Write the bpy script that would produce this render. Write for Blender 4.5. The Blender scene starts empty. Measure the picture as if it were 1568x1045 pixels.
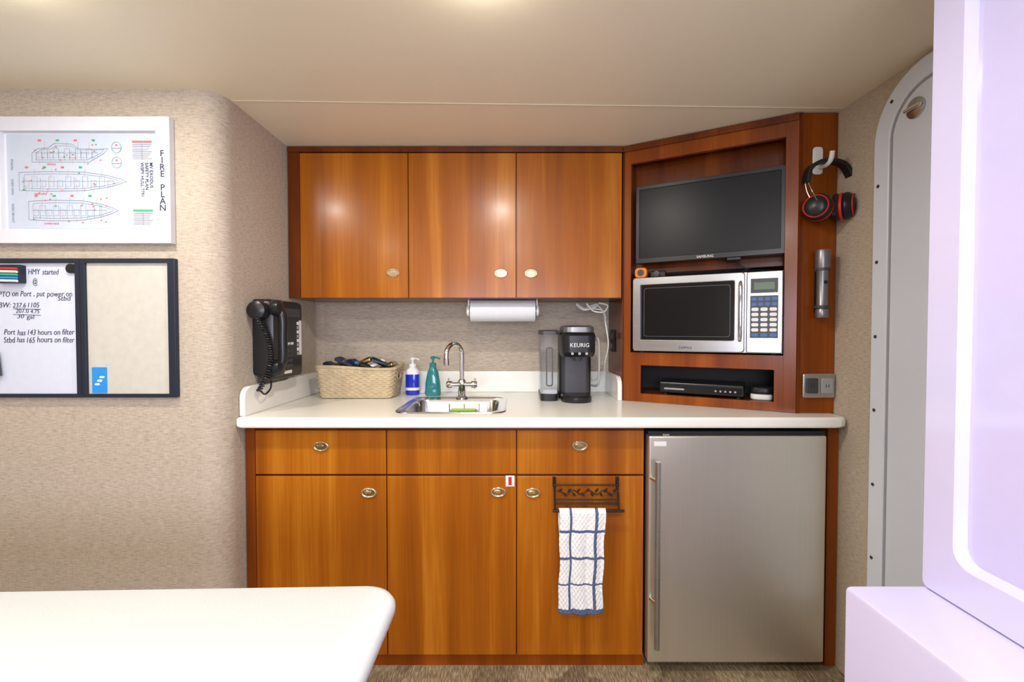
import bpy, bmesh, math, random
from mathutils import Vector, Matrix, Euler
random.seed(4)
H=1.244; F=697.0; TH=math.radians(1.3)
CT,ST=math.cos(TH),math.sin(TH)
ZC=2.047      # ceiling height
# ---------- survey helpers: turn a sight-line plus a REAL plane into world metres ----------
def ray(px,py):
    u=(px-784)/F; v=(522.5-py)/F
    return Vector((u,CT+v*ST,-ST+v*CT))
def Wy(px,py,D):
    r=ray(px,py); r=r*(D/r.y); return (r.x,r.z+H)
def Wx(px,py,X):
    r=ray(px,py); r=r*(X/r.x); return (r.y,r.z+H)
AX,AY,ANG=0.49,2.0,math.radians(28.7)
def La(px,py,t=0.0):
    r=ray(px,py); c,s=math.cos(ANG),math.sin(ANG)
    n=Vector((s,c,0)); a=Vector((AX,AY,0))
    k=(a.dot(n)+t)/r.dot(n); p=r*k
    return ((p-a).dot(Vector((c,-s,0))), p.z+H)
# ---------- materials ----------
def nm(name):
    m=bpy.data.materials.new(name); m.use_nodes=True
    return m,m.node_tree.nodes,m.node_tree.links,m.node_tree.nodes['Principled BSDF']
def pm(name,col,rough=.5,metal=0,coat=0,emit=0,trans=0,var=0.04,ior=1.45,spec=.5):
    m,N,L,b=nm(name)
    b.inputs['Roughness'].default_value=rough; b.inputs['Metallic'].default_value=metal
    b.inputs['Coat Weight'].default_value=coat; b.inputs['Coat Roughness'].default_value=.1
    b.inputs['IOR'].default_value=ior; b.inputs['Specular IOR Level'].default_value=spec
    b.inputs['Transmission Weight'].default_value=trans
    tc=N.new('ShaderNodeTexCoord'); no=N.new('ShaderNodeTexNoise'); no.inputs['Scale'].default_value=40
    L.new(tc.outputs['Object'],no.inputs['Vector'])
    mx=N.new('ShaderNodeMix'); mx.data_type='RGBA'
    mx.inputs[6].default_value=(*[max(0,c*(1-var)) for c in col],1); mx.inputs[7].default_value=(*[min(1,c*(1+var)) for c in col],1)
    L.new(no.outputs['Fac'],mx.inputs[0]); L.new(mx.outputs[2],b.inputs['Base Color'])
    if emit:
        b.inputs['Emission Color'].default_value=(*col,1); b.inputs['Emission Strength'].default_value=emit
    return m
def ramp(N,stops):
    r=N.new('ShaderNodeValToRGB'); e=r.color_ramp.elements
    e[0].position=stops[0][0]; e[0].color=(*stops[0][1],1)
    e[1].position=stops[-1][0]; e[1].color=(*stops[-1][1],1)
    for p,c in stops[1:-1]:
        x=e.new(p); x.color=(*c,1)
    return r
def wood(name,dark,mid,light,rough=.27):
    m,N,L,b=nm(name)
    tc=N.new('ShaderNodeTexCoord')
    mp=N.new('ShaderNodeMapping'); mp.inputs['Scale'].default_value=(10,10,.5)
    L.new(tc.outputs['Object'],mp.inputs[0])
    n1=N.new('ShaderNodeTexNoise'); n1.inputs['Scale'].default_value=1; n1.inputs['Detail'].default_value=6; n1.inputs['Distortion'].default_value=.5
    L.new(mp.outputs[0],n1.inputs['Vector'])
    mp2=N.new('ShaderNodeMapping'); mp2.inputs['Scale'].default_value=(170,170,3.5)
    L.new(tc.outputs['Object'],mp2.inputs[0])
    n2=N.new('ShaderNodeTexNoise'); n2.inputs['Scale'].default_value=1; n2.inputs['Detail'].default_value=3
    L.new(mp2.outputs[0],n2.inputs['Vector'])
    ma=N.new('ShaderNodeMath'); ma.operation='MULTIPLY_ADD'; ma.inputs[1].default_value=.22; ma.inputs[2].default_value=-.11
    L.new(n2.outputs['Fac'],ma.inputs[0])
    ad=N.new('ShaderNodeMath'); ad.operation='ADD'; L.new(n1.outputs['Fac'],ad.inputs[0]); L.new(ma.outputs[0],ad.inputs[1])
    r=ramp(N,[(.3,dark),(.5,mid),(.72,light)]); L.new(ad.outputs[0],r.inputs[0])
    L.new(r.outputs[0],b.inputs['Base Color'])
    b.inputs['Roughness'].default_value=rough; b.inputs['Specular IOR Level'].default_value=.28
    b.inputs['Coat Weight'].default_value=.08; b.inputs['Coat Roughness'].default_value=.16
    return m
M={}
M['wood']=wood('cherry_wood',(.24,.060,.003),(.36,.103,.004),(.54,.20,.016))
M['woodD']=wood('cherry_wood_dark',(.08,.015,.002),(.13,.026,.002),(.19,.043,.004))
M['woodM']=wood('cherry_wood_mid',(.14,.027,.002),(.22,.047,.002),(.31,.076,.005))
def fabric():
    m,N,L,b=nm('woven_wallcovering'); tc=N.new('ShaderNodeTexCoord')
    outs=[]
    for sc in ((45,45,420),(320,320,60)):
        mp=N.new('ShaderNodeMapping'); mp.inputs['Scale'].default_value=sc
        L.new(tc.outputs['Object'],mp.inputs[0]); n=N.new('ShaderNodeTexNoise'); n.inputs['Scale'].default_value=1; n.inputs['Detail'].default_value=2
        L.new(mp.outputs[0],n.inputs['Vector']); outs.append(n)
    mx=N.new('ShaderNodeMix'); mx.inputs[0].default_value=.25
    L.new(outs[0].outputs['Fac'],mx.inputs[2]); L.new(outs[1].outputs['Fac'],mx.inputs[3])
    r=ramp(N,[(.33,(.37,.305,.235)),(.5,(.48,.41,.325)),(.67,(.58,.50,.41))]); L.new(mx.outputs[0],r.inputs[0])
    L.new(r.outputs[0],b.inputs['Base Color']); b.inputs['Roughness'].default_value=.75
    bp=N.new('ShaderNodeBump'); bp.inputs['Strength'].default_value=.35; bp.inputs['Distance'].default_value=.0015
    L.new(mx.outputs[0],bp.inputs['Height']); L.new(bp.outputs[0],b.inputs['Normal'])
    return m
M['fab']=fabric()
def speck(name,base,spot,scale=260,th=.17,rough=.25):
    m,N,L,b=nm(name); tc=N.new('ShaderNodeTexCoord'); v=N.new('ShaderNodeTexVoronoi'); v.inputs['Scale'].default_value=scale
    L.new(tc.outputs['Object'],v.inputs['Vector'])
    r=ramp(N,[(th,spot),(th+.08,base)]); L.new(v.outputs['Distance'],r.inputs[0]); L.new(r.outputs[0],b.inputs['Base Color'])
    b.inputs['Roughness'].default_value=rough
    return m
M['counter']=speck('solid_surface_counter',(.88,.875,.81),(.78,.77,.69),320,.18,.22)
M['table']=speck('solid_surface_table',(.61,.65,.66),(.50,.53,.55),300,.15,.35)
def steel(name,col,rough,sc,metal=1,lo=.9,hi=1.08):
    m,N,L,b=nm(name); tc=N.new('ShaderNodeTexCoord'); mp=N.new('ShaderNodeMapping'); mp.inputs['Scale'].default_value=sc
    L.new(tc.outputs['Object'],mp.inputs[0]); n=N.new('ShaderNodeTexNoise'); n.inputs['Scale'].default_value=1; n.inputs['Detail'].default_value=2
    L.new(mp.outputs[0],n.inputs['Vector'])
    r=ramp(N,[(.3,tuple(c*lo for c in col)),(.7,tuple(min(1,c*hi) for c in col))]); L.new(n.outputs['Fac'],r.inputs[0]); L.new(r.outputs[0],b.inputs['Base Color'])
    b.inputs['Metallic'].default_value=metal; b.inputs['Roughness'].default_value=rough
    return m
M['steel']=steel('brushed_steel',(.72,.69,.59),.34,(400,400,3),.84,.98,1.02)
M['steelH']=steel('brushed_steel_horizontal',(.52,.53,.54),.26,(4,4,500),.95)
M['sinkst']=steel('sink_steel',(.60,.59,.56),.20,(20,200,20))
M['chrome']=pm('chrome',(.82,.82,.82),.08,1)
M['latchm']=pm('latch_satin_brass',(.82,.76,.60),.14,1)
M['gold']=pm('latch_cup_gold',(.50,.36,.16),.2,1)
M['black']=pm('black_plastic',(.012,.012,.014),.3)
M['blackM']=pm('black_matte',(.012,.012,.012),.6)
M['screen']=pm('screen_glass',(.007,.008,.010),.34,spec=.25)
M['glassblk']=pm('oven_glass',(.006,.007,.008),.15,spec=.5)
M['dgrey']=pm('dark_grey_plastic',(.05,.05,.055),.4)
M['grey']=pm('grey_plastic',(.35,.35,.36),.4)
M['alu']=pm('grey_aluminium',(.25,.26,.28),.35,.8)
M['white']=pm('white_paint',(.72,.74,.82),.35)
M['whiteP']=pm('white_plastic',(.8,.8,.78),.35)
M['paper']=pm('paper',(.76,.78,.82),.7)
M['paper2']=pm('plan_paper',(.54,.61,.72),.22)
M['wb']=pm('whiteboard_surface',(.66,.71,.84),.2)
M['pin']=pm('pinboard_fabric',(.56,.54,.48),.85,var=.1)
M['navy']=pm('navy_frame',(.012,.018,.035),.4)
M['ink']=pm('ink',(.03,.03,.07),.7)
M['inkG']=pm('ink_grey',(.26,.31,.39),.7)
M['inkR']=pm('ink_faint_red',(.62,.34,.36),.7)
M['red']=pm('red_plastic',(.60,.025,.02),.35)
M['redink']=pm('red_ink',(.72,.16,.14),.7)
M['green']=pm('green_ink',(.05,.40,.18),.7)
M['ceil']=pm('ceiling_vinyl',(.88,.795,.60),.36,var=.012)
M['ceilseam']=pm('ceiling_piping',(.62,.54,.40),.4)
M['gel']=pm('fiberglass_gelcoat',(.67,.645,.92),.16,0,.5,var=.01)  # white gelcoat; lavender cast of the cool light put into the colour
M['gelpane']=pm('acrylic_pane',(.65,.62,.95),.08,0,.8,var=.02)  # same lavender light cast tinted into the pane colour
M['doorw']=pm('door_white',(.72,.79,.92),.3,var=.01)
M['blueL']=pm('blue_soap',(.01,.03,.50),.1,0,.3)
M['tealL']=pm('teal_soap',(.02,.20,.21),.08,0,.5)
M['water']=pm('tank_plastic',(.86,.89,.93),.06,trans=.96,ior=1.12)
M['yel']=pm('sponge_yellow',(.55,.70,.05),.8); M['grn']=pm('sponge_green',(.10,.40,.05),.9)
M['orange']=pm('orange_plastic',(.75,.22,.02),.4)
M['blue']=pm('card_blue',(.02,.28,.75),.5)
M['btnblue']=pm('keypad_blue',(.04,.14,.40),.4)
M['lcd']=pm('lcd_green',(.10,.16,.10),.3)
M['towelW']=pm('terry_white',(.80,.80,.78),.95,var=.12); M['towelN']=pm('terry_navy',(.09,.12,.22),.95,var=.15)
M['seagrass']=pm('seagrass',(.54,.43,.27),.75,var=.3)
M['lamp']=pm('lamp_glow',(1,.93,.82),.5,emit=12)
M['bronze']=pm('wrought_iron',(.03,.018,.012),.45,.5)
M['brass']=pm('brass',(.5,.42,.2),.3,1)
M['coolglow']=pm('rear_cool_fill',(.62,.64,1.0),.5,emit=1.0)  # cool emission, made for the pane of the added rear window
def carpet():
    m,N,L,b=nm('striped_carpet'); tc=N.new('ShaderNodeTexCoord'); mp=N.new('ShaderNodeMapping'); mp.inputs['Scale'].default_value=(220,30,1)
    L.new(tc.outputs['Object'],mp.inputs[0]); n=N.new('ShaderNodeTexNoise'); n.inputs['Scale'].default_value=1
    L.new(mp.outputs[0],n.inputs['Vector'])
    ch=N.new('ShaderNodeTexVoronoi'); ch.distance='CHEBYCHEV'; ch.inputs['Scale'].default_value=7; L.new(tc.outputs['Object'],ch.inputs['Vector'])
    sp=N.new('ShaderNodeSeparateColor'); L.new(ch.outputs['Color'],sp.inputs[0])
    ma=N.new('ShaderNodeMath'); ma.operation='MULTIPLY_ADD'; ma.inputs[1].default_value=.18; L.new(sp.outputs[0],ma.inputs[0]); L.new(n.outputs['Fac'],ma.inputs[2])
    r=ramp(N,[(.38,(.10,.066,.036)),(.62,(.22,.16,.09)),(.9,(.46,.38,.25))]); L.new(ma.outputs[0],r.inputs[0]); L.new(r.outputs[0],b.inputs['Base Color'])
    b.inputs['Roughness'].default_value=.95
    return m
M['carpet']=carpet()
# ---------- geometry helpers ----------
def link(o,parent=None):
    bpy.context.scene.collection.objects.link(o)
    if parent is not None:
        o.parent=parent
        if not parent.get('local'): o.matrix_parent_inverse=Matrix.Translation(-Vector(parent.location))
    return o
def group(name,loc,rotz=None):
    e=bpy.data.objects.new(name,None); e.location=loc; e.empty_display_size=.05
    if rotz is not None: e['local']=1; e.rotation_euler=(0,0,rotz)
    bpy.context.scene.collection.objects.link(e); return e
def mk(name,vs,fs,mat,parent=None,smooth=False,bevel=0,seg=2,mats=None,midx=None):
    me=bpy.data.meshes.new(name); me.from_pydata([tuple(v) for v in vs],[],fs)
    bm=bmesh.new(); bm.from_mesh(me); bmesh.ops.recalc_face_normals(bm,faces=bm.faces); bm.to_mesh(me); bm.free()
    for mm in (mats or [mat]): me.materials.append(M[mm])
    if midx:
        for p,i in zip(me.polygons,midx): p.material_index=i
    if smooth:
        for p in me.polygons: p.use_smooth=True
    o=bpy.data.objects.new(name,me); link(o,parent)
    if bevel:
        b=o.modifiers.new('b','BEVEL'); b.width=bevel; b.segments=seg; b.limit_method='ANGLE'; b.angle_limit=math.radians(40)
    return o
def box(name,x0,x1,y0,y1,z0,z1,mat,parent=None,bevel=0,seg=2):
    x0,x1=sorted((x0,x1));y0,y1=sorted((y0,y1));z0,z1=sorted((z0,z1))
    vs=[(x,y,z) for x in (x0,x1) for y in (y0,y1) for z in (z0,z1)]
    return mk(name,vs,[(0,1,3,2),(4,6,7,5),(0,4,5,1),(2,3,7,6),(0,2,6,4),(1,5,7,3)],mat,parent,bevel=bevel,seg=seg)
def loft(name,loops,mat,parent=None,cap0=True,cap1=True,smooth=True,bevel=0):
    n=len(loops[0]); vs=[v for l in loops for v in l]; fs=[]
    for i in range(len(loops)-1):
        for j in range(n): fs.append((i*n+j,i*n+(j+1)%n,(i+1)*n+(j+1)%n,(i+1)*n+j))
    if cap0: fs.append(tuple(range(n)))
    if cap1: fs.append(tuple((len(loops)-1)*n+j for j in range(n)))
    o=mk(name,vs,fs,mat,parent,smooth,bevel)
    if smooth:
        o.data.set_sharp_from_angle(angle=math.radians(38))
    return o
def rr(cx,cy,w,h,r,n=6):
    r=min(r,w/2-1e-5,h/2-1e-5); pts=[]
    for k,(sx,sy) in enumerate(((1,1),(-1,1),(-1,-1),(1,-1))):
        for i in range(n+1):
            a=math.pi/2*(k+i/n); pts.append((cx+sx*(w/2-r)+r*math.cos(a),cy+sy*(h/2-r)+r*math.sin(a)))
    return pts
def ell(cx,cy,rx,ry,n=32): return [(cx+rx*math.cos(2*math.pi*i/n),cy+ry*math.sin(2*math.pi*i/n)) for i in range(n)]
def mp(pl,p,d):
    return (p[0],d,p[1]) if pl=='XZ' else ((d,p[0],p[1]) if pl=='YZ' else (p[0],p[1],d))
def plate(name,pl,pts,d0,d1,mat,parent=None,bevel=0):
    return loft(name,[[mp(pl,p,d0) for p in pts],[mp(pl,p,d1) for p in pts]],mat,parent,smooth=True,bevel=bevel)
def ring(name,pl,out,inn,d0,d1,mat,parent=None,bevel=0):
    n=len(out); L=[[mp(pl,p,d0) for p in out],[mp(pl,p,d1) for p in out],[mp(pl,p,d1) for p in inn],[mp(pl,p,d0) for p in inn]]
    vs=[v for l in L for v in l]; fs=[]
    for i in range(4):
        k=(i+1)%4
        for j in range(n): fs.append((i*n+j,i*n+(j+1)%n,k*n+(j+1)%n,k*n+j))
    o=mk(name,vs,fs,mat,parent,True,bevel); o.data.set_sharp_from_angle(angle=math.radians(38)); return o
def tube(name,pts,r,mat,parent=None,n=10,cyclic=False,radii=None):
    P=[Vector(p) for p in pts]; loops=[]; up=None; m=len(P)
    for i,p in enumerate(P):
        a=P[i-1] if (i>0 or cyclic) else p; b=P[(i+1)%m] if (i<m-1 or cyclic) else p
        t=(b-a).normalized()
        if up is None:
            up=Vector((0,0,1)) if abs(t.z)<.9 else Vector((1,0,0))
        s=t.cross(up); 
        if s.length<1e-4: s=t.cross(Vector((0,1,0)))
        s.normalize(); up=s.cross(t).normalized(); rad=radii[i] if radii else r
        loops.append([tuple(p+s*rad*math.cos(2*math.pi*k/n)+up*rad*math.sin(2*math.pi*k/n)) for k in range(n)])
    if cyclic: loops.append(loops[0])
    return loft(name,loops,mat,parent,not cyclic,not cyclic)
def lathe(name,prof,c,mat,parent=None,axis=(0,0,1),n=32):
    ax=Vector(axis).normalized(); q=Vector((0,0,1)).rotation_difference(ax); c=Vector(c)
    loops=[[tuple(c+q@Vector((max(r,1e-4)*math.cos(2*math.pi*k/n),max(r,1e-4)*math.sin(2*math.pi*k/n),z))) for k in range(n)] for r,z in prof]
    return loft(name,loops,mat,parent)
def smoothpath(ctrl,n=8):
    P=[Vector(p) for p in ctrl]; P=[P[0]]+P+[P[-1]]; out=[]
    for i in range(1,len(P)-2):
        for k in range(n):
            t=k/n; a,b,c,d=P[i-1],P[i],P[i+1],P[i+2]
            out.append(.5*((2*b)+(c-a)*t+(2*a-5*b+4*c-d)*t*t+(3*b-a-3*c+d)*t**3))
    out.append(P[-2]); return out
def text(name,body,size,loc,mat,parent=None,rot=(math.pi/2,0,0),shear=0,align='LEFT',sx=1,off=0):
    cu=bpy.data.curves.new(name,'FONT'); cu.body=body; cu.size=size; cu.extrude=.0003; cu.shear=shear; cu.align_x=align; cu.resolution_u=3; cu.offset=off
    t=bpy.data.objects.new(name+'_t',cu); bpy.context.scene.collection.objects.link(t)
    dg=bpy.context.evaluated_depsgraph_get(); me=bpy.data.meshes.new_from_object(t.evaluated_get(dg))
    bpy.data.objects.remove(t)
    me.transform(Matrix.Translation(loc)@Euler(rot).to_matrix().to_4x4()@Matrix.Diagonal((sx,1,1,1)))
    me.materials.clear(); me.materials.append(M[mat]); o=bpy.data.objects.new(name,me); return link(o,parent)
# ---------- room shell ----------
XL,XR,YB,YR,XF=-.98,1.20,2.30,-1.7,-2.6
YW=1.53
box('floor',XF-.1,XR+.1,YR-.1,YB+.1,-.06,0,'carpet')
box('ceiling',XF-.1,XR+.1,YR-.1,YB+.1,ZC,ZC+.06,'ceil')
tube('trim_1',[(XL+.002,1.605,ZC-.0005),(XR-.002,1.66,ZC-.0005)],.0020,'ceilseam',n=8)
pts=[(XF,YW)]
for i in range(15):
    a=math.pi/2*i/14; pts.append((XL-.08+.08*math.sin(a),YW+.08-.08*math.cos(a)))
pts+=[(XL,YB-.035)]
for i in range(7):
    a=math.pi/2*i/6; pts.append((XL+.035-.035*math.cos(a),YB-.035+.035*math.sin(a)))
pts+=[(XL+.035,YB+.1),(XF,YB+.1)]
plate('wall_left','XY',pts,0,ZC,'fab')
box('wall_back',XL+.035,XR,YB,YB+.1,0,ZC,'fab')
box('wall_right',XR,XR+.1,YR-.1,YB+.1,0,ZC,'fab')
box('wall_far_left',XF-.1,XF,YR-.1,YB+.1,0,ZC,'fab')
box('wall_rear',XF,XR,YR-.1,YR,0,ZC,'fab')
g=group('added_window_1',(-.1,YR,1.35))  # unseen window added behind the camera to house the cool fill
ring('frame','XZ',rr(-.1,1.35,1.7,.9,.08),rr(-.1,1.35,1.58,.78,.06),YR,YR+.03,'white',g)
plate('pane','XZ',rr(-.1,1.35,1.58,.78,.06),YR+.002,YR+.01,'coolglow',g)
# ---------- right door ----------
g=group('door_1',(XR,1.17,1))
yo=Wx(1340,500,XR)[0]; zt=H+.79
y0,y1=.905,yo; z0=.10
out=rr((y0+y1)/2,(z0+zt)/2,y1-y0,zt-z0,.19,12); inn=rr((y0+y1)/2,(z0+zt)/2,y1-y0-.12,zt-z0-.12,.135,12)
inn2=rr((y0+y1)/2,(z0+zt)/2,y1-y0-.135,zt-z0-.135,.128,12)
ring('door_frame','YZ',out,inn,XR-.014,XR-.001,'doorw',g,bevel=.003)
ring('gasket','YZ',inn,inn2,XR-.010,XR-.001,'grey',g)
plate('door_leaf','YZ',inn2,XR-.008,XR-.001,'doorw',g)
for i,(a,b) in enumerate(((1348,282),(1347,400),(1345,516),(1345,631),(1342,747),(1341,862))):
    y,z=Wx(a+6,b,XR-.014); y=y1-.02
    lathe('screw_%d'%i,[(0,0),(.0055,0),(.0055,.002),(0,.003)],(XR-.014,y,z),'dgrey',g,(-1,0,0),12)
lathe('screw_top',[(0,0),(.0055,0),(.0055,.002),(0,.003)],(XR-.014,1.437,H+.715),'dgrey',g,(-1,0,0),12)
y,z=Wx(1408,165,XR)
lathe('latch_plate',[(0,0),(.03,0),(.03,.006),(.022,.009),(0,.009)],(XR-.008,y,z),'steelH',g,(-1,0,0),24)
box('latch_handle',XR-.026,XR-.016,y-.028,y+.028,z-.006,z+.006,'chrome',g,.003)
# ---------- base cabinet ----------
YF=1.66
zdt=Wy(500,659,YF)[1]; zdb=Wy(500,726,YF)[1]; zpt=Wy(500,729,YF)[1]; zpb=Wy(700,1002,YF)[1]
XS=[Wy(a,800,YF)[0] for a in (393,593,791,985)]
ZK=zdt+.006
g=group('base_cabinet',(0,YF,0))
xb0=XL+.004; xb1=XS[3]+.004
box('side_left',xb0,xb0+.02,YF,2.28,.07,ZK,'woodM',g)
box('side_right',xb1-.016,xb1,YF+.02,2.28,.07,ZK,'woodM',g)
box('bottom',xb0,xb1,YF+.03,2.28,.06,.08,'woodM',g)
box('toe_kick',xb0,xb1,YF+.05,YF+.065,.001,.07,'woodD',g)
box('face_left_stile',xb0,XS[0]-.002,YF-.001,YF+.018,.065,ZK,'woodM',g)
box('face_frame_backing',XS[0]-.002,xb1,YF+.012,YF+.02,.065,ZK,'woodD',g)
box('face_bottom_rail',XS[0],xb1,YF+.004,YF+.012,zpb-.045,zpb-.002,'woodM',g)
for i in range(3):
    a,b=XS[i]+.0015,XS[i+1]-.0015
    box('drawer_front_%d'%(i+1),a,b,YF-.006,YF+.011,zdb,zdt,'wood',g,.0025)
    box('door_panel_%d'%(i+1),a,b,YF-.006,YF+.011,zpb,zpt,'wood',g,.0025)
def latch(px,py,D,g,k,s=1.0):
    x,z=Wy(px,py,D)
    ring('latch_ring_%d'%k,'XZ',ell(x,z,.029*s,.019*s),ell(x,z,.021*s,.0122*s),D-.006,D,'latchm',g,bevel=.0025)
    plate('latch_cup_%d'%k,'XZ',ell(x,z,.0215*s,.0127*s),D-.002,D,'gold',g)
    plate('latch_button_%d'%k,'XZ',ell(x-.004,z+.003,.013*s,.005*s),D-.005,D-.0015,'latchm',g,bevel=.001)
for k,(a,b) in enumerate(((492,684),(888,683),(565,755),(763,754),(816,755))): latch(a,b,YF-.006,g,k)
x,z=Wy(781,737,YF-.007)
box('warning_sticker',x-.016,x+.016,YF-.0078,YF-.006,z-.02,z+.02,'whiteP',g)
box('warning_mark',x-.006,x+.006,YF-.0084,YF-.0078,z-.015,z+.015,'red',g)
g=group('cabinet_filler_panel',(1.18,YF,0))
xf0=Wy(1266,800,YF)[0]
box('stile',xf0,XR-.003,YF,YF+.02,.001,ZK,'woodM',g)
box('side',xf0,xf0+.012,YF+.02,2.27,.001,ZK,'woodM',g)
# ---------- counter ----------
CTZ=.936
def counter():
    x1,y0,y1=XR-.002,1.607,2.297
    P=[(XL+.037,y1),(XL+.003,y1-.036),(XL+.003,y0+.02),(XL-.006,y0+.006),(XL+.006,y0-.002)]
    P+=[(x1-.03,y0-.002),(x1-.008,y0+.006),(x1,y0+.03),(x1,y1)]
    o=plate('kitchen_counter','XY',P,CTZ-.038,CTZ,'counter')
    o.data.polygons.foreach_set('use_smooth',[False]*len(o.data.polygons))
    cut=plate('cutter','XY',rr(-.235,1.885,.40,.385,.05),CTZ-.1,CTZ+.05,'counter')
    b=o.modifiers.new('bool','BOOLEAN'); b.object=cut; b.solver='EXACT'
    dg=bpy.context.evaluated_depsgraph_get(); me=bpy.data.meshes.new_from_object(o.evaluated_get(dg))
    o.modifiers.clear(); o.data=me; bpy.data.objects.remove(cut)
    bv=o.modifiers.new('b','BEVEL'); bv.width=.012; bv.segments=4; bv.limit_method='ANGLE'; bv.angle_limit=math.radians(50)
    return o
cg=group('countertop',(0,2,CTZ)); c=counter(); c.name='slab'; c.parent=cg; c.matrix_parent_inverse=Matrix.Translation(-Vector(cg.location))
BS=.105
pf=[(2.26,CTZ),(1.625,CTZ)]
for i in range(9):
    a=math.pi-math.pi/2*i/8; pf.append((1.665+.04*math.cos(a),CTZ+BS-.04+.04*math.sin(a)))
pf+=[(2.26,CTZ+BS)]
plate('splash_left','YZ',pf,XL+.002,XL+.022,'counter',cg,bevel=.003)
box('splash_back',XL+.022,.486,2.275,2.297,CTZ,CTZ+BS,'counter',cg,.004)
pf=[(2.27,CTZ),(2.0,CTZ)]
for i in range(9):
    a=math.pi-math.pi/2*i/8; pf.append((2.045+.045*math.cos(a),CTZ+BS-.045+.045*math.sin(a)))
pf+=[(2.27,CTZ+BS)]
plate('splash_right','YZ',pf,.466,.486,'counter',cg,bevel=.003)
# ---------- sink ----------
g=group('kitchen_sink',(-.235,1.88,CTZ))
sx,sy=-.235,1.885
def lp(w,h,r,z,cy=0): return [(a,b,z) for a,b in rr(sx,sy+cy,w,h,r,6)]
loft('basin',[lp(.425,.41,.06,CTZ+.0005),lp(.42,.405,.058,CTZ+.004),lp(.405,.39,.055,CTZ+.004),lp(.40,.385,.05,CTZ+.0025),lp(.36,.30,.05,CTZ+.0025,-.03),lp(.35,.29,.05,CTZ-.008,-.03),lp(.335,.275,.05,CTZ-.13,-.03),lp(.29,.23,.04,CTZ-.145,-.03),lp(.05,.05,.025,CTZ-.148,-.03)],'sinkst',g,cap0=False)
lathe('drain',[(0,0),(.03,0),(.03,.003),(0,.004)],(sx,sy-.03,CTZ-.147),'dgrey',g)
g=group('dish_sponge',(-.21,1.93,CTZ-.04))
box('foam',-.265,-.155,1.925,1.965,CTZ-.075,CTZ-.028,'yel',g,.006); box('scour_pad',-.265,-.155,1.905,1.924,CTZ-.075,CTZ-.030,'grn',g,.004)
for k,x in enumerate((-.275,-.21,-.145)):
    tube('caddy_wire_%d'%k,smoothpath([(x,1.990,CTZ-.012),(x,1.982,CTZ-.05),(x,1.978,CTZ-.079),(x,1.94,CTZ-.082),(x,1.897,CTZ-.080),(x,1.895,CTZ-.055)]),.002,'chrome',g,6)
tube('caddy_rail',[(-.275,1.895,CTZ-.055),(-.145,1.895,CTZ-.055)],.002,'chrome',g,6)
# ---------- faucet ----------
g=group('kitchen_faucet',(-.226,2.055,CTZ)); fx,fy=-.226,2.052; z0=CTZ+.004
lathe('base',[(0,0),(.027,0),(.027,.006),(.018,.012),(.016,.05),(.019,.055),(.019,.075),(.012,.085),(0,.086)],(fx,fy,z0),'chrome',g)
neck=[(fx,fy,z0+.08),(fx,fy,z0+.20)]
for i in range(1,13):
    a=math.pi*i/12; neck.append((fx-.028+.028*math.cos(a),fy-.05+.05*math.cos(a),z0+.20+.045*math.sin(a)))
neck.append((fx-.056,fy-.10,z0+.175))
tube('neck',neck,.0105,'chrome',g,14)
lathe('aerator',[(0,0),(.0125,0),(.0125,.028),(.0105,.03)],(fx-.056,fy-.10,z0+.155),'chrome',g)
tube('handle_bar',[(fx-.05,fy-.005,z0+.062),(fx+.055,fy-.005,z0+.062)],.009,'chrome',g)
for s in (-1,1):
    lathe('handle_%d'%s,[(0,0),(.015,0),(.016,.02),(.012,.026),(0,.027)],(fx+s*.043,fy-.005,z0+.062),'chrome',g,(s,0,0),20)
    tube('lever_%d'%s,[(fx+s*.058,fy-.005,z0+.04),(fx+s*.06,fy-.005,z0+.09)],.004,'chrome',g)
# ---------- upper cabinet ----------
YU=2.0; g=group('upper_cabinet',(-.2,YU,1.7))
zub=Wy(700,457,YU)[1]; zut=Wy(700,235,YU)[1]
XU=[Wy(a,350,YU)[0] for a in (460,625.5,790.5,952)]
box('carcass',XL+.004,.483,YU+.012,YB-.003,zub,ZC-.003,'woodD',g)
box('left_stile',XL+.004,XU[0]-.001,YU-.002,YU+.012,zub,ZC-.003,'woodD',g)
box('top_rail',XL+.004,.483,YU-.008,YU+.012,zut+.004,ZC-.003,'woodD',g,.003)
for i in range(3):
    box('door_panel_%d'%(i+1),XU[i]+.0015,XU[i+1]-.0015,YU-.006,YU+.011,zub+.001,zut,'wood',g,.0025)
for k,(a,b) in enumerate(((602,418),(767,419),(813,419))): latch(a,b,YU-.006,g,k)
# ---------- angled media cabinet ----------
g=group('corner_media_cabinet',(AX,AY,0),-ANG)
SW=.646; zo=1.966; zs=1.15; zn1=1.095; zn0=.972; dp=.27
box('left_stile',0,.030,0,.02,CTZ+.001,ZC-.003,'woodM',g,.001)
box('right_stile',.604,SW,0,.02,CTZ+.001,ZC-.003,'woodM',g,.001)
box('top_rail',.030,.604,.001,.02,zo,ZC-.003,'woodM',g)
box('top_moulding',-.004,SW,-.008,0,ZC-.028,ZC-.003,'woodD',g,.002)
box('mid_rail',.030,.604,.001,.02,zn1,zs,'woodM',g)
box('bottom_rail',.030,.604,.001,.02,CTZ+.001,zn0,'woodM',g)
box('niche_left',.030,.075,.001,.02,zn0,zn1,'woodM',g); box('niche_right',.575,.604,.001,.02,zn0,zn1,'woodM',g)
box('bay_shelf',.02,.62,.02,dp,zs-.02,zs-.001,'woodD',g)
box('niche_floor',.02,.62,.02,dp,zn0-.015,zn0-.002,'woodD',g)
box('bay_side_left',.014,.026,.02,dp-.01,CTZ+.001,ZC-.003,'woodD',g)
box('bay_side_right',.61,.622,.02,dp-.01,CTZ+.001,ZC-.003,'woodD',g)
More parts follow.
